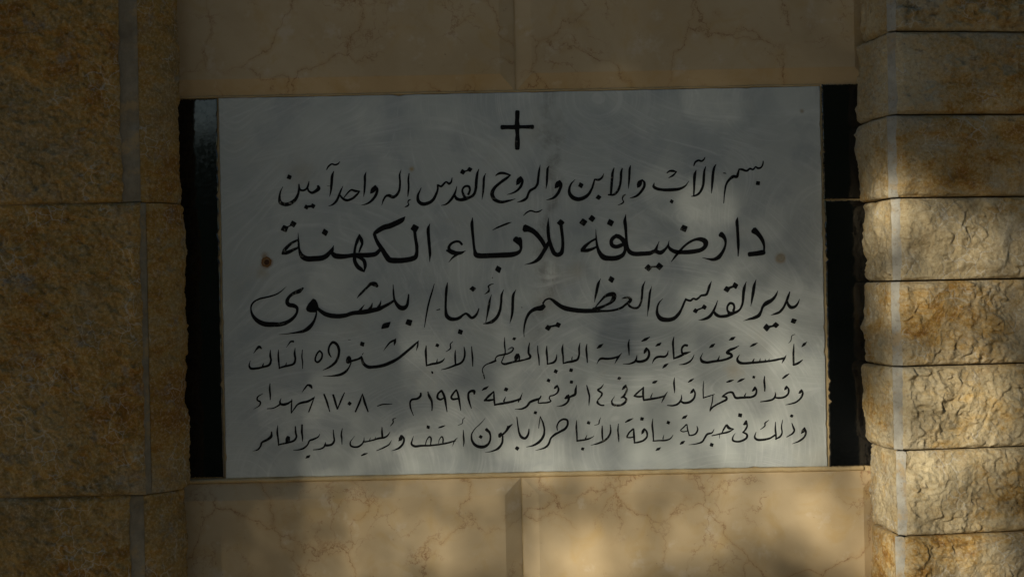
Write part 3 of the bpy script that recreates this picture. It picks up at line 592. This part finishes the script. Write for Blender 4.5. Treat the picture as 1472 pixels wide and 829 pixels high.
# ------------------------------------------------------------------ flat slabs with slightly chipped edges
def slab(name, x0, x1, z0, z1, front, back, mat, seed, chip=0.0006, parent=None, n=90, ease=0.0012):
    rng = np.random.RandomState(seed)
    def edge(a, b):
        t = np.linspace(0, 1, n, endpoint=False)
        return a + (b - a) * t
    def jit():
        r = rng.rand(n)
        q = -chip * r - np.where(rng.rand(n) > 0.93, chip * 3 * rng.rand(n), 0)
        q[:3] = 0; q[-3:] = 0
        return q
    xs = np.concatenate([edge(x0, x1), x1 + jit(), edge(x1, x0), x0 - jit()])
    zs = np.concatenate([z0 - jit(), edge(z0, z1), z1 + jit(), edge(z1, z0)])
    cx, cz = (x0 + x1) / 2, (z0 + z1) / 2
    hx, hz = (x1 - x0) / 2, (z1 - z0) / 2
    V = []
    for dep, ins in ((back, 0.0), (front + ease, 0.0), (front, ease)):
        fx, fz = (hx - ins) / hx, (hz - ins) / hz
        V += [(cx + (x - cx) * fx, dep, cz + (z - cz) * fz) for x, z in zip(xs, zs)]
    m = 4 * n
    F = []
    for k in range(2):
        for i in range(m):
            F.append((k * m + i, k * m + (i + 1) % m, (k + 1) * m + (i + 1) % m, (k + 1) * m + i))
    F.append(tuple(range(2 * m, 3 * m)))
    return mesh_obj(name, V, F, mat, parent, (cx, front, z0))

PX0, PX1, PZ0, PZ1 = -416.8 * S, 448.6 * S, ZC - 264.5 * S, ZC + 281.7 * S
plaque = slab("marble_plaque", PX0, PX1, PZ0, PZ1, 0.0, 0.02, M_MARBLE, 5, 0.0007)
tag(plaque, "white marble plaque with six black lines of Arabic lettering under a small cross", "plaque")

g = slab("granite_strip", -500 * S, -419.0 * S, ZC - 263 * S, ZC + 281 * S, -0.001, 0.02, M_GRANITE, 6, 0.0012)
tag(g, "long one-piece black granite strip along the left edge of the plaque, glossy at its top", "granite strip", "black granite strips beside the plaque")
g = slab("granite_strip", 450.6 * S, 520 * S, ZC + 119 * S, ZC + 284 * S, -0.001, 0.02, M_GRANITE, 7, 0.0012)
tag(g, "short black granite strip right of the plaque, above the pale seam", "granite strip", "black granite strips beside the plaque")
g = slab("granite_strip", 451.6 * S, 520 * S, ZC - 265 * S, ZC + 117.2 * S, -0.001, 0.02, M_GRANITE, 8, 0.0016)
tag(g, "longer black granite strip right of the plaque, below the pale seam", "granite strip", "black granite strips beside the plaque")

# ------------------------------------------------------------------ lettering
def spline(pts, step=4.0):
    p = np.array(pts, float)
    if len(p) == 2:
        k = max(2, int(np.hypot(*(p[1, :2] - p[0, :2])) / step))
        t = np.linspace(0, 1, k + 1)[:, None]
        return p[0] * (1 - t) + p[1] * t
    q = np.vstack([2 * p[0] - p[1], p, 2 * p[-1] - p[-2]])
    q[0, 2], q[-1, 2] = p[0, 2], p[-1, 2]
    out = []
    for i in range(1, len(q) - 2):
        a, b, c, d = q[i - 1], q[i], q[i + 1], q[i + 2]
        L = np.hypot(*(c[:2] - b[:2]))
        k = max(2, int(L / step))
        # centripetal parameters keep tight turns from overshooting
        def dist(u, v):
            return max(np.hypot(*(u[:2] - v[:2])), 1e-3) ** 0.5
        t0 = 0.0; t1 = t0 + dist(a, b); t2 = t1 + dist(b, c); t3 = t2 + dist(c, d)
        for s in range(k):
            t = t1 + (t2 - t1) * s / k
            A1 = (t1 - t) / (t1 - t0) * a + (t - t0) / (t1 - t0) * b
            A2 = (t2 - t) / (t2 - t1) * b + (t - t1) / (t2 - t1) * c
            A3 = (t3 - t) / (t3 - t2) * c + (t - t2) / (t3 - t2) * d
            B1 = (t2 - t) / (t2 - t0) * A1 + (t - t0) / (t2 - t0) * A2
            B2 = (t3 - t) / (t3 - t1) * A2 + (t - t1) / (t3 - t1) * A3
            out.append((t2 - t) / (t2 - t1) * B1 + (t - t1) / (t2 - t1) * B2)
    out.append(p[-1])
    o = np.array(out)
    o[:, 2] = np.maximum(o[:, 2], 2.0)
    return o

LAYER = [0]
RNG = np.random.RandomState(3)
def letter_strip(V, F, left, right, org):
    """a ribbon of paint standing 0.3 mm off the stone, with side walls"""
    LAYER[0] = (LAYER[0] + 1) % 40
    h = -0.00030 - LAYER[0] * 0.000004
    b0 = len(V)
    n = len(left)
    for dep in (h, 0.0015):
        for side in (left, right):
            for q in side:
                x, z = px(org[0] + q[0] / G, org[1] + q[1] / G)
                V.append((x, dep, z))
    a, b, c, d = b0, b0 + n, b0 + 2 * n, b0 + 3 * n
    for i in range(n - 1):
        F.append((a + i, b + i, b + i + 1, a + i + 1))
        F.append((a + i, a + i + 1, c + i + 1, c + i))
        F.append((b + i + 1, b + i, d + i, d + i + 1))
    F.append((a, c, d, b))
    F.append((a + n - 1, b + n - 1, d + n - 1, c + n - 1))

def stroke_mesh(V, F, text, org):
    text = text.strip()
    if text[0] == 'd':
        cx, cy, sz, turn = [float(t) for t in text[2:].split(',')]
        a = math.radians(turn)
        hw = sz * 0.5
        pts = []
        for (sx, sy) in ((-1, -1), (1, -1), (1, 1), (-1, 1)):
            k = 1 + RNG.uniform(-0.12, 0.12)
            pts.append((cx + (sx * math.cos(a) - sy * math.sin(a)) * hw * k, cy + (sx * math.sin(a) + sy * math.cos(a)) * hw * k))
        text = 'p ' + ' '.join('%f,%f' % p for p in pts)
    if text[0] == 'p':
        poly = [tuple(float(t) for t in q.split(',')) for q in text[2:].split()]
        m = len(poly)
        rnd = []
        for i in range(m):            # soften the corners as a brush does
            p0, p1, p2 = np.array(poly[i - 1]), np.array(poly[i]), np.array(poly[(i + 1) % m])
            rnd += [p1 + (p0 - p1) * 0.14, p1 * 0.92 + (p0 + p2) * 0.04, p1 + (p2 - p1) * 0.14]
        k = len(rnd)
        b0 = len(V)
        LAYER[0] = (LAYER[0] + 1) % 40
        for dep in (-0.00030 - LAYER[0] * 0.000004, 0.0015):
            for q in rnd:
                x, z = px(org[0] + q[0] / G, org[1] + q[1] / G)
                V.append((x, dep, z))
        F.append(tuple(b0 + i for i in range(k)))
        for i in range(k):
            F.append((b0 + i, b0 + (i + 1) % k, b0 + k + (i + 1) % k, b0 + k + i))
        return
    p = spline([tuple(float(t) for t in q.split(',')) for q in text.split()])
    d = np.gradient(p[:, :2], axis=0)
    d /= np.maximum(np.hypot(d[:, 0], d[:, 1]), 1e-6)[:, None]
    nrm = np.stack([-d[:, 1], d[:, 0]], 1)
    n = len(p)
    def wob():
        w = RNG.randn(n + 8)
        return np.convolve(w, np.ones(7) / 7, 'same')[4:-4] * 1.1
    w = p[:, 2] * 0.5
    left = p[:, :2] + nrm * (w + wob() * np.minimum(1, w / 6))[:, None]
    right = p[:, :2] - nrm * (w + wob() * np.minimum(1, w / 6))[:, None]
    # rounded ends
    def cap(i, s):
        e = p[i, :2] + d[i] * s * w[i] * 0.45
        return e + nrm[i] * w[i] * 0.55, e - nrm[i] * w[i] * 0.55
    l0, r0 = cap(0, -1); l1, r1 = cap(n - 1, 1)
    left = np.vstack([l0, left, l1]); right = np.vstack([r0, right, r1])
    letter_strip(V, F, left, right, org)

LINE_NOTE = {1: "first line of Arabic lettering, just under the cross", 2: "second line, the largest and boldest lettering",
             3: "third line of bold lettering with a long sweeping tail at its left end", 4: "fourth line of smaller lettering",
             5: "fifth line with two dates in Arabic numerals", 6: "sixth and lowest line of lettering"}
lines = {}
for ln, org, text in WORDS:
    V, F = [], []
    for st in text.split(';'):
        stroke_mesh(V, F, st, org)
    if ln not in lines:
        lo = empty("inscription_line", (0.0, 0.0, V[0][2]), plaque)
        tag(lo, LINE_NOTE[ln])
        lines[ln] = lo
    c = np.array(V).mean(0)
    mesh_obj("painted_word", V, F, M_PAINT, lines[ln], (c[0], 0, c[2]))

# the cross: an upright and a bar, a little crooked
V, F = [], []
for st in ("403,186,54 402,250,52 398,320,52 400,370,60 400,430,54 404,500,46 403,560,58 402,683,56", "192,398,56 260,395,50 350,396,54 400,393,66 440,392,44 530,392,44 612,392,52"):
    stroke_mesh(V, F, " ".join("%f,%f,%f" % (float(q.split(',')[0]) * G / 9.21, float(q.split(',')[1]) * G / 9.21, float(q.split(',')[2]) * G / 9.21 * 1.12) for q in st.split()), (700, 140))
mesh_obj("painted_cross", V, F, M_PAINT, plaque, (*px(744, 187)[:1], 0, px(744, 187)[1]))

# screw holes: one rusted open, one filled
def disc_hole(name, cx, cy, r, dep, mat, seed, parent=None):
    rng = random.Random(seed)
    x, z = px(cx, cy)
    n = 28
    V, F = [], []
    rad = [r * (1 + rng.uniform(-0.07, 0.07)) for _ in range(n)]
    for k, (f, d) in enumerate(((1.25, 0.0002), (1.18, -0.0006), (0.95, -0.0007), (0.78, dep), (0.4, dep * 0.6), (0.0, dep * 0.5))):
        for i in range(n):
            a = 2 * math.pi * i / n
            V.append((x + math.cos(a) * rad[i] * f, d, z + math.sin(a) * rad[i] * f))
    for k in range(5):
        for i in range(n):
            F.append((k * n + i, k * n + (i + 1) % n, (k + 1) * n + (i + 1) % n, (k + 1) * n + i))
    return mesh_obj(name, V, F, mat, parent or plaque, (x, 0, z), smooth=True)
rusty = disc_hole("screw_plug", 383.0, 376.5, 6.0 * S, 0.0012, M_RUSTRING, 1)
disc_hole("screw_core", 383.4, 377.0, 3.1 * S, -0.0009, M_RUST, 5, rusty)
tag(rusty, "rusty screw hole at the left end of the second line")
tag(disc_hole("screw_plug", 1122.0, 370.5, 4.6 * S, -0.0003, M_PLUG, 2), "filled screw hole at the right end of the second line")

# grout bead lying along the plaque's lower edge
def bead(x0, x1, zc, half, front, name, label, seed, mat):
    n = 240
    rng = np.random.RandomState(seed)
    t = np.linspace(x0, x1, n)
    up = zc + half + 0.0012 * fbm(t * 40, t * 0, seed, 4) + np.where(rng.rand(n) > 0.97, 0.001, 0)
    lo = zc - half + 0.0010 * fbm(t * 30, t * 0 + 3, seed + 9, 4)
    V, F = [], []
    prof = ((0.0, 0.012), (0.0, 0.004), (0.25, 0.0), (0.75, 0.0), (1.0, 0.004), (1.0, 0.012))
    for f, d in prof:
        V += [(x, front + d, a + (b - a) * f) for x, a, b in zip(t, up, lo)]
    for k in range(len(prof) - 1):
        F += [(k * n + i, (k + 1) * n + i, (k + 1) * n + i + 1, k * n + i + 1) for i in range(n - 1)]
    return tag(mesh_obj(name, V, F, mat, None, ((x0 + x1) / 2, front, zc), smooth=True), label, "grout bead", "ochre grout beads round the plaque")
bead(-480 * S, 500 * S, ZC - 268.0 * S, 3.6 * S, -0.0012, "grout_bead", "ochre grout bead along the bottom edge of the plaque", 3, M_GROUT)
bead(-480 * S, 500 * S, ZC + 283.2 * S, 1.6 * S, 0.0005, "grout_bead", "thin ochre grout line along the top edge of the plaque", 4, M_GROUT)

# ------------------------------------------------------------------ rough split-faced stones of the two piers
def stone(name, segs, z0, z1, seed, label, group, rough_mat, res=0.0015, edge=0.006, lift=0.003, fine=1.0, floor=-0.004, margin_mat=None):
    """segs: list of (kind, (xa,ya), (xb,yb), amp, bulge) along the horizontal section, seen from above, front on the camera side"""
    rows = max(12, int((z1 - z0) / res))
    zz = np.linspace(z0, z1, rows)
    body = ([], [])
    marg = ([], [])
    juncs = []
    for q in range(len(segs) - 1):
        host = segs[q] if segs[q][0] != 'margin' else segs[q + 1]
        hd = np.array(host[2]) - np.array(host[1]); hd = hd / np.hypot(*hd)
        dl = 0.0026 * fbm(zz * 70, zz * 0 + q * 5, seed + 200 + q, 4) + 0.0012 * fbm(zz * 14, zz * 0 + q * 3, seed + 210 + q, 3)
        juncs.append(dl[:, None] * hd[None])
    none = np.zeros((rows, 2))
    for si, (kind, a, b, amp, bulge) in enumerate(segs):
        j0 = juncs[si - 1] if si > 0 else none
        j1 = juncs[si] if si < len(segs) - 1 else none
        a, b = np.array(a), np.array(b)
        L = np.hypot(*(b - a))
        cols = max(4, int(L / (res if kind != 'margin' else 0.004)))
        t = np.linspace(0, 1, cols)
        dirv = (b - a) / L
        nv = np.array([dirv[1], -dirv[0]])           # outward
        T, Z = np.meshgrid(t, zz)
        dz = np.minimum(Z - z0, z1 - Z)
        # edges of the stone wander a touch
        em = sstep(0, edge, dz)
        pil = np.sqrt(np.clip(1 - ((Z - (z0 + z1) / 2) / ((z1 - z0) / 2)) ** 2, 0, 1)) ** 0.8
        s_along = T * L
        if kind == 'margin':
            h = 0.0009 * fbm(s_along * 30, Z * 30, seed + 31, 4)
            h = (h - 0.0015 * (1 - sstep(0, 0.003, dz))) * np.sin(np.pi * T)
            st = marg
        elif kind == 'front':
            toward = np.minimum(s_along if segs[0][0] != 'front' else 1e9 + 0 * T, (1 - T) * L if segs[-1][0] != 'front' else 1e9 + 0 * T)
            fm = 0.25 + 0.75 * sstep(0.0, 0.010, toward)
            rough = amp * split_face(s_along + seed * 1.37, Z + seed * 0.71, seed, fine)
            k0 = 0.68 if fine > 0.8 else 0.8
            keepz = k0 + (1 - k0) * sstep(0.0, 0.012, dz)
            h = fm * keepz * (rough + lift + bulge * pil)
            chip = sstep(0.0, 0.0035, dz + 0.0030 * fbm(s_along * 45, Z * 10, seed + 7, 4))
            h = h * (0.3 + 0.7 * chip) - 0.0022 * (1 - chip)
            h = np.maximum(h, floor) * sstep(0.0, 0.0022, toward)
            st = body
        else:
            near = s_along if segs[0][0] == 'front' else (1 - T) * L     # distance from the sawn margin
            fm = sstep(0.0, 0.055, near)
            rough = amp * split_face(s_along * 1.0 + seed * 2.11, Z + seed * 0.37, seed + 100, fine)
            chip = sstep(0.0, 0.005, dz + 0.0045 * fbm(s_along * 30, Z * 10, seed + 17, 4))
            flat = np.clip(1.7 * pil, 0, 1)
            prof = np.sin(np.pi * np.clip(near / L, 0, 1)) ** 0.8 if segs[0][0] == 'front' else fm
            h = sstep(0, 0.008, near) * rough + bulge * prof * ((0.68 + 0.32 * flat) if segs[0][0] != 'front' else (0.93 + 0.07 * flat))
            h = h + 0.0045 * fm * fbm(Z * 16, s_along * 6, seed + 71, 4) - (0.003 if fine > 0.8 else 0.001) * (1 - chip)
            st = body
        w0 = (1 - T) if kind == 'margin' else np.clip(1 - s_along / 0.02, 0, 1)
        w1 = T if kind == 'margin' else np.clip(1 - (L - s_along) / 0.02, 0, 1)
        X = a[0] + (b - a)[0] * T + nv[0] * h + w0 * j0[:, :1] + w1 * j1[:, :1]
        Y = a[1] + (b - a)[1] * T + nv[1] * h + w0 * j0[:, 1:] + w1 * j1[:, 1:]
        # top and bottom beds: turn back into the joint
        rowsX = np.vstack([X[:1] - nv[0] * 0.05, X, X[-1:] - nv[0] * 0.05])
        rowsY = np.vstack([Y[:1] - nv[1] * 0.05, Y, Y[-1:] - nv[1] * 0.05])
        rowsZ = np.vstack([Z[:1] + 0.0, Z, Z[-1:]])
        V, F = st
        b0 = len(V)
        R, Cn = rowsX.shape
        V.extend(np.stack([rowsX.ravel(), rowsY.ravel(), rowsZ.ravel()], 1).tolist())
        for r in range(R - 1):
            base = b0 + r * Cn
            F.extend([(base + i, base + i + 1, base + Cn + i + 1, base + Cn + i) for i in range(Cn - 1)])
    org = (float(np.mean([v[0] for v in body[0][:200]])), -0.1, z0)
    o = mesh_obj(name, body[0], body[1], rough_mat, None, org, smooth=True)
    tag(o, label, "stone block", group)
    if marg[0]:
        mesh_obj("smooth_margin", marg[0], marg[1], margin_mat or M_CUT, o, org, smooth=True)
    return o

# right pier: seven visible courses, front face turned slightly away
YF = -0.130
def xat(pxx, pyy, dep):
    return px(pxx, pyy, dep)[0]
MR = [rough_stone_mat("split_stone_a", 1, 0.55), rough_stone_mat("split_stone_b", 2, 0.5, 0.15, ((0.31, 0.235, 0.125), (0.49, 0.405, 0.25))), rough_stone_mat("split_stone_c", 3, 0.95, 0.2)]
cuts_px = [-75, 45, 165, 284.5, 404, 527, 648, 771, 895]
right_labels = ["topmost right stone block, cut off by the top of the picture", "second right stone from the top, shadowed with ochre patches",
                "third right stone from the top, shadowed, beside the upper black strip", "sunlit right stone with a round fossil-like boss, fourth from the top",
                "fifth right stone from the top, sunlit beside the second text line's end", "sixth right stone, with a dark diagonal shadowed ridge",
                "seventh right stone, sunlit, beside the lower end of the black strip", "lowest right stone block, cut off by the bottom of the picture"]
right_mats = [1, 0, 0, 1, 2, 1, 1, 2]
for k in range(8):
    zt = px(1284, cuts_px[k], YF)[1]
    zb = px(1284, cuts_px[k + 1], YF)[1]
    xc = 0.6045 + 0.0022 * math.sin(k * 2.3 + 0.6)
    wl = xc - 0.014 - 0.002 * math.sin(k * 1.7)
    bul = [0.007, 0.008, 0.011, 0.008, 0.006, 0.009, 0.005, 0.003][k]
    segs = [('side', (wl, 0.008), (xc - 0.006, YF + 0.010), 0.55, bul),
            ('margin', (xc - 0.006, YF + 0.010), (xc + 0.006, YF), 0, 0),
            ('front', (xc + 0.006, YF), (xc + 0.55, YF + 0.55 * math.tan(math.radians(8))), (0.8, 0.7, 0.75, 0.9, 0.95, 0.8, 0.9, 1.0)[k], 0.004)]
    stone("stone_block", segs, zb + 0.0013, zt - 0.0013, 11 + k * 13, right_labels[k], "split-faced stones of the right pier", MR[right_mats[k]])
box("pier_core", 0.612, 1.4, YF + 0.016, 0.003, 0.0, 3.0, M_CORE)["kind"] = "structure"
V = [(0.618, YF + 0.018, 0), (1.4, YF + 0.13, 0), (1.4, 0.003, 0), (0.600, 0.003, 0)]
bpy.data.objects.remove(bpy.data.objects["pier_core"])
V = V + [(x, y, 3.0) for x, y, z in V]
tag(mesh_obj("pier_core_wall", V, [(0, 3, 2, 1), (4, 5, 6, 7), (0, 1, 5, 4), (1, 2, 6, 5), (2, 3, 7, 6), (3, 0, 4, 7)], M_CORE), "dark mortar core glimpsed in the joints of the right pier", "wall", kind="structure")

# left pier: three taller blocks in deep shade
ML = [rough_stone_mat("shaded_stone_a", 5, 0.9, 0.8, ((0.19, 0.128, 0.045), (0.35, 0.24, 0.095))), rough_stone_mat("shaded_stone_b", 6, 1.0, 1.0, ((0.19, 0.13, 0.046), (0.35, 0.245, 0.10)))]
lz = [px(190, y, YF)[1] for y in (-140, 291, 711.5, 1120)]
left_specs = [  # band start px, band end px, wall px, label, bulge
    (173, 201, 228, "shaded left stone block with a broad smooth edge strip, above the upper joint", 0.046, 0),
    (205, 214, 234, "tall shaded ochre left stone block between the two joints", 0.047, 1),
    (187, 209, 244, "lowest left stone block with rusty streaks, below the lower joint", 0.046, 0)]
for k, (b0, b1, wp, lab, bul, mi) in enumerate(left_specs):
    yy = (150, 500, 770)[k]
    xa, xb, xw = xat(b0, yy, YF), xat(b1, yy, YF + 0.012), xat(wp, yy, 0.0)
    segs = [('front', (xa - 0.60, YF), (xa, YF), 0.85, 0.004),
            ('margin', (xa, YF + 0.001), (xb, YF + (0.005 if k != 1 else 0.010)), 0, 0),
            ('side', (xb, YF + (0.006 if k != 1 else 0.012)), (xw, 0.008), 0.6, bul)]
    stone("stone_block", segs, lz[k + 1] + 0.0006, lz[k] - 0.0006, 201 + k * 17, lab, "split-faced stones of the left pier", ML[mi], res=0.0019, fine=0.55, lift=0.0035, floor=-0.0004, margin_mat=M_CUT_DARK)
xa, xm = xat(160, 400, YF), xat(212, 400, YF)
V = [(-1.4, YF + 0.0014, 0), (xa, YF + 0.0014, 0), (xa + 0.004, YF + 0.0065, 0), (xm - 0.006, YF + 0.0145, 0), (xat(232, 400, 0.0), 0.003, 0), (-1.4, 0.003, 0)]
n = len(V)
V = V + [(x, y, 3.0) for x, y, z in V]
tag(mesh_obj("pier_joint_wall", V, [tuple(range(n))[::-1], tuple(range(n, 2 * n))] + [(i, (i + 1) % n, n + (i + 1) % n, n + i) for i in range(n)], M_JOINT), "sandy mortar core showing in the joints of the left pier", "wall", kind="structure")

# ------------------------------------------------------------------ the tree whose leaves break up the sun (stands behind the photographer)
PATCHES = [  # photograph x, y, radius x, radius y, share of sun let through
    (1325, 350, 60, 42, .90), (1425, 385, 60, 38, .66), (1272, 340, 32, 34, .70), (1330, 455, 60, 45, .55), (1440, 460, 60, 50, .66),
    (1435, 590, 52, 58, .95), (1335, 610, 60, 45, .60), (1265, 645, 30, 45, .95), (1400, 690, 80, 48, .98), (1310, 740, 50, 65, .70), (1440, 800, 60, 60, .8),
    (1320, 820, 50, 45, .85), (1250, 720, 60, 60, .5),
    (985, 290, 38, 28, .33), (1045, 332, 40, 22, .16), (1110, 450, 90, 65, .22), (1150, 550, 95, 100, .28), (1040, 560, 100, 65, .28), (1070, 650, 130, 55, .32),
    (945, 430, 60, 50, .16), (760, 520, 120, 70, .13), (930, 635, 140, 60, .32), (780, 655, 120, 50, .36), (640, 665, 80, 40, .22), (560, 710, 90, 50, .26), (600, 780, 100, 70, .27),
    (700, 770, 80, 60, .27), (832, 797, 62, 60, .99), (930, 780, 60, 50, .70), (1120, 725, 110, 60, .36), (1030, 800, 90, 60, .30), (1200, 790, 80, 65, .24), (490, 790, 70, 60, .18),
    (470, 720, 70, 45, .12)]
def sun_share(x, z):
    u, v = x / S, (z - ZC) / S
    c, s = math.cos(ROLL), math.sin(ROLL)
    ix, iy = 736 + c * u - s * v, 414.5 - (s * u + c * v)
    t = 0.004 + 0.03 * sstep(200, 700, iy) * sstep(300, 800, ix)
    keep = np.ones(np.shape(x))
    for (a, b, rx, ry, k) in PATCHES:
        keep = keep * (1 - k * np.exp(-((ix - a) / rx) ** 2 * 0.9 - ((iy - b) / ry) ** 2 * 0.9))
    return np.clip(t + 1 - keep, 0.002, 0.97)

def leaves(P0, rng, size):
    n = len(P0)
    d = rng.randn(n, 3); d /= np.linalg.norm(d, axis=1)[:, None]
    e = np.cross(d, rng.randn(n, 3)); e /= np.linalg.norm(e, axis=1)[:, None]
    L = size * rng.uniform(0.7, 1.3, n)[:, None]
    W = L * 0.30
    q = np.stack([P0 - d * L * 0.5, P0 - d * L * 0.15 + e * W, P0 + d * L * 0.2 + e * W * 0.8, P0 + d * L * 0.5, P0 + d * L * 0.2 - e * W * 0.8, P0 - d * L * 0.15 - e * W], 1)
    return q.reshape(-1, 3)

rng = np.random.RandomState(21)
sd = np.array(SUN_DIR)
N0 = 90000
ii = np.arange(1, N0 + 1)
PHI = 1.2207440846057596
wx = -1.35 + 2.7 * ((0.5 + ii / PHI) % 1.0); wz = ZC - 0.95 + 1.9 * ((0.5 + ii / PHI ** 2) % 1.0); dice = (0.5 + ii / PHI ** 3) % 1.0
LEAF = 0.062
lam = 1.0 / (LEAF * LEAF * 0.366 * 0.5)
sh = sun_share(wx, wz)
want = -np.log(sh) * lam * (1.25 + 0.85 * (1 - sstep(0.08, 0.45, sh)))            # leaves per square metre of shaded wall (seen along the sun)
area = 2.7 * 1.9 * math.cos(SUN_AZ) * math.cos(SUN_EL)
keep = dice < want * area / N0
L = rng.uniform(7.6, 9.0, N0)
C1 = (np.stack([wx, np.zeros(N0), wz], 1) + sd[None] * L[:, None])[keep]
# the rest of the crown, round about
ctr = np.array([0, 0, ZC]) + sd * 8.3
th = rng.uniform(0, 2 * math.pi, 64000)
rad = rng.uniform(1.0, 2.6, 64000)
side = np.cross(sd, [0, 0, 1]); side /= np.linalg.norm(side)
upv = np.cross(side, sd)
C2 = ctr + side * (np.cos(th) * rad * 1.25)[:, None] + upv * (np.sin(th) * rad * 0.95)[:, None] + sd * rng.uniform(-1.0, 1.2, 64000)[:, None]
w2 = C2 - sd * (-(C2[:, 1]) / -sd[1])[:, None] if False else C2 + sd * (-C2[:, 1] / sd[1])[:, None]
out = (np.abs(w2[:, 0]) > 1.3) | (np.abs(w2[:, 2] - ZC) > 0.93)
C2 = C2[out & (C2[:, 2] > 2.0) & ~((C2[:, 0] > -3.0) & (C2[:, 2] < 3.7))]
tree = empty("leafy_tree", (float(ctr[0]), float(ctr[1]) - 0.1, 0.0))
tag(tree, "leafy tree in front of the wall whose crown dapples the sunlight", "tree")
LV = np.vstack([leaves(C1, rng, LEAF), leaves(C2, rng, 0.085)])
LF = [tuple(range(i, i + 6)) for i in range(0, len(LV), 6)]
mesh_obj("crown", LV, LF, M_LEAF, tree, tuple(ctr))
V, F = [], []
base = np.array([ctr[0], ctr[1] - 0.1, 0.0])
rings = 12
for r in range(rings + 1):
    f = r / rings
    rr = 0.16 * (1 - 0.55 * f)
    for i in range(14):
        a = 2 * math.pi * i / 14
        V.append((base[0] + 0.06 * math.sin(f * 4) + math.cos(a) * rr, base[1] + 0.05 * math.sin(f * 3) + math.sin(a) * rr, f * 2.4))
for r in range(rings):
    F += [(r * 14 + i, r * 14 + (i + 1) % 14, (r + 1) * 14 + (i + 1) % 14, (r + 1) * 14 + i) for i in range(14)]
mesh_obj("trunk", V, F, M_BARK, tree, tuple(base), smooth=True)

# unseen hedges, added so the polished granite mirrors something dark
def hedge(name, y, top_of, x0, x1, thick, label, seed):
    n = 160
    xs = np.linspace(x0, x1, n)
    top = top_of(xs)
    k = abs(y) / 14.0
    V, F = [], []
    for j in range(12):
        f = j / 11
        w = fbm(xs * 1.5 / k, xs * 0 + f * 6.0, seed, 3)
        V += [(x, y - 0.5 * f * f * k + 0.25 * q, t * f) for x, t, q in zip(xs, top, w)]
    V += [(x, y - thick, t) for x, t in zip(xs, top)] + [(x, y - thick - 0.2, 0) for x in xs]
    for j in range(13):
        F += [(j * n + i, j * n + i + 1, (j + 1) * n + i + 1, (j + 1) * n + i) for i in range(n - 1)]
    tag(mesh_obj(name, V, F, M_LEAF, None, (0, y, 0), smooth=True), label, "hedge")
hedge("added_tall_hedge", -40.0, lambda x: 6.75 + 13 * sstep(-2.6, 1.7, x) + 0.8 * fbm(x * 0.3, x * 0, 4, 4), -60, 60, 2.5, "tall dark green hedge closing the garden opposite the wall", 8)
hedge("added_low_hedge", -9.0, lambda x: 1.5 + 0.12 * fbm(x * 0.8, x * 0, 5, 4), -9, 9, 0.8, "unseen low hedge added to keep the lower granite reflections dark", 18)
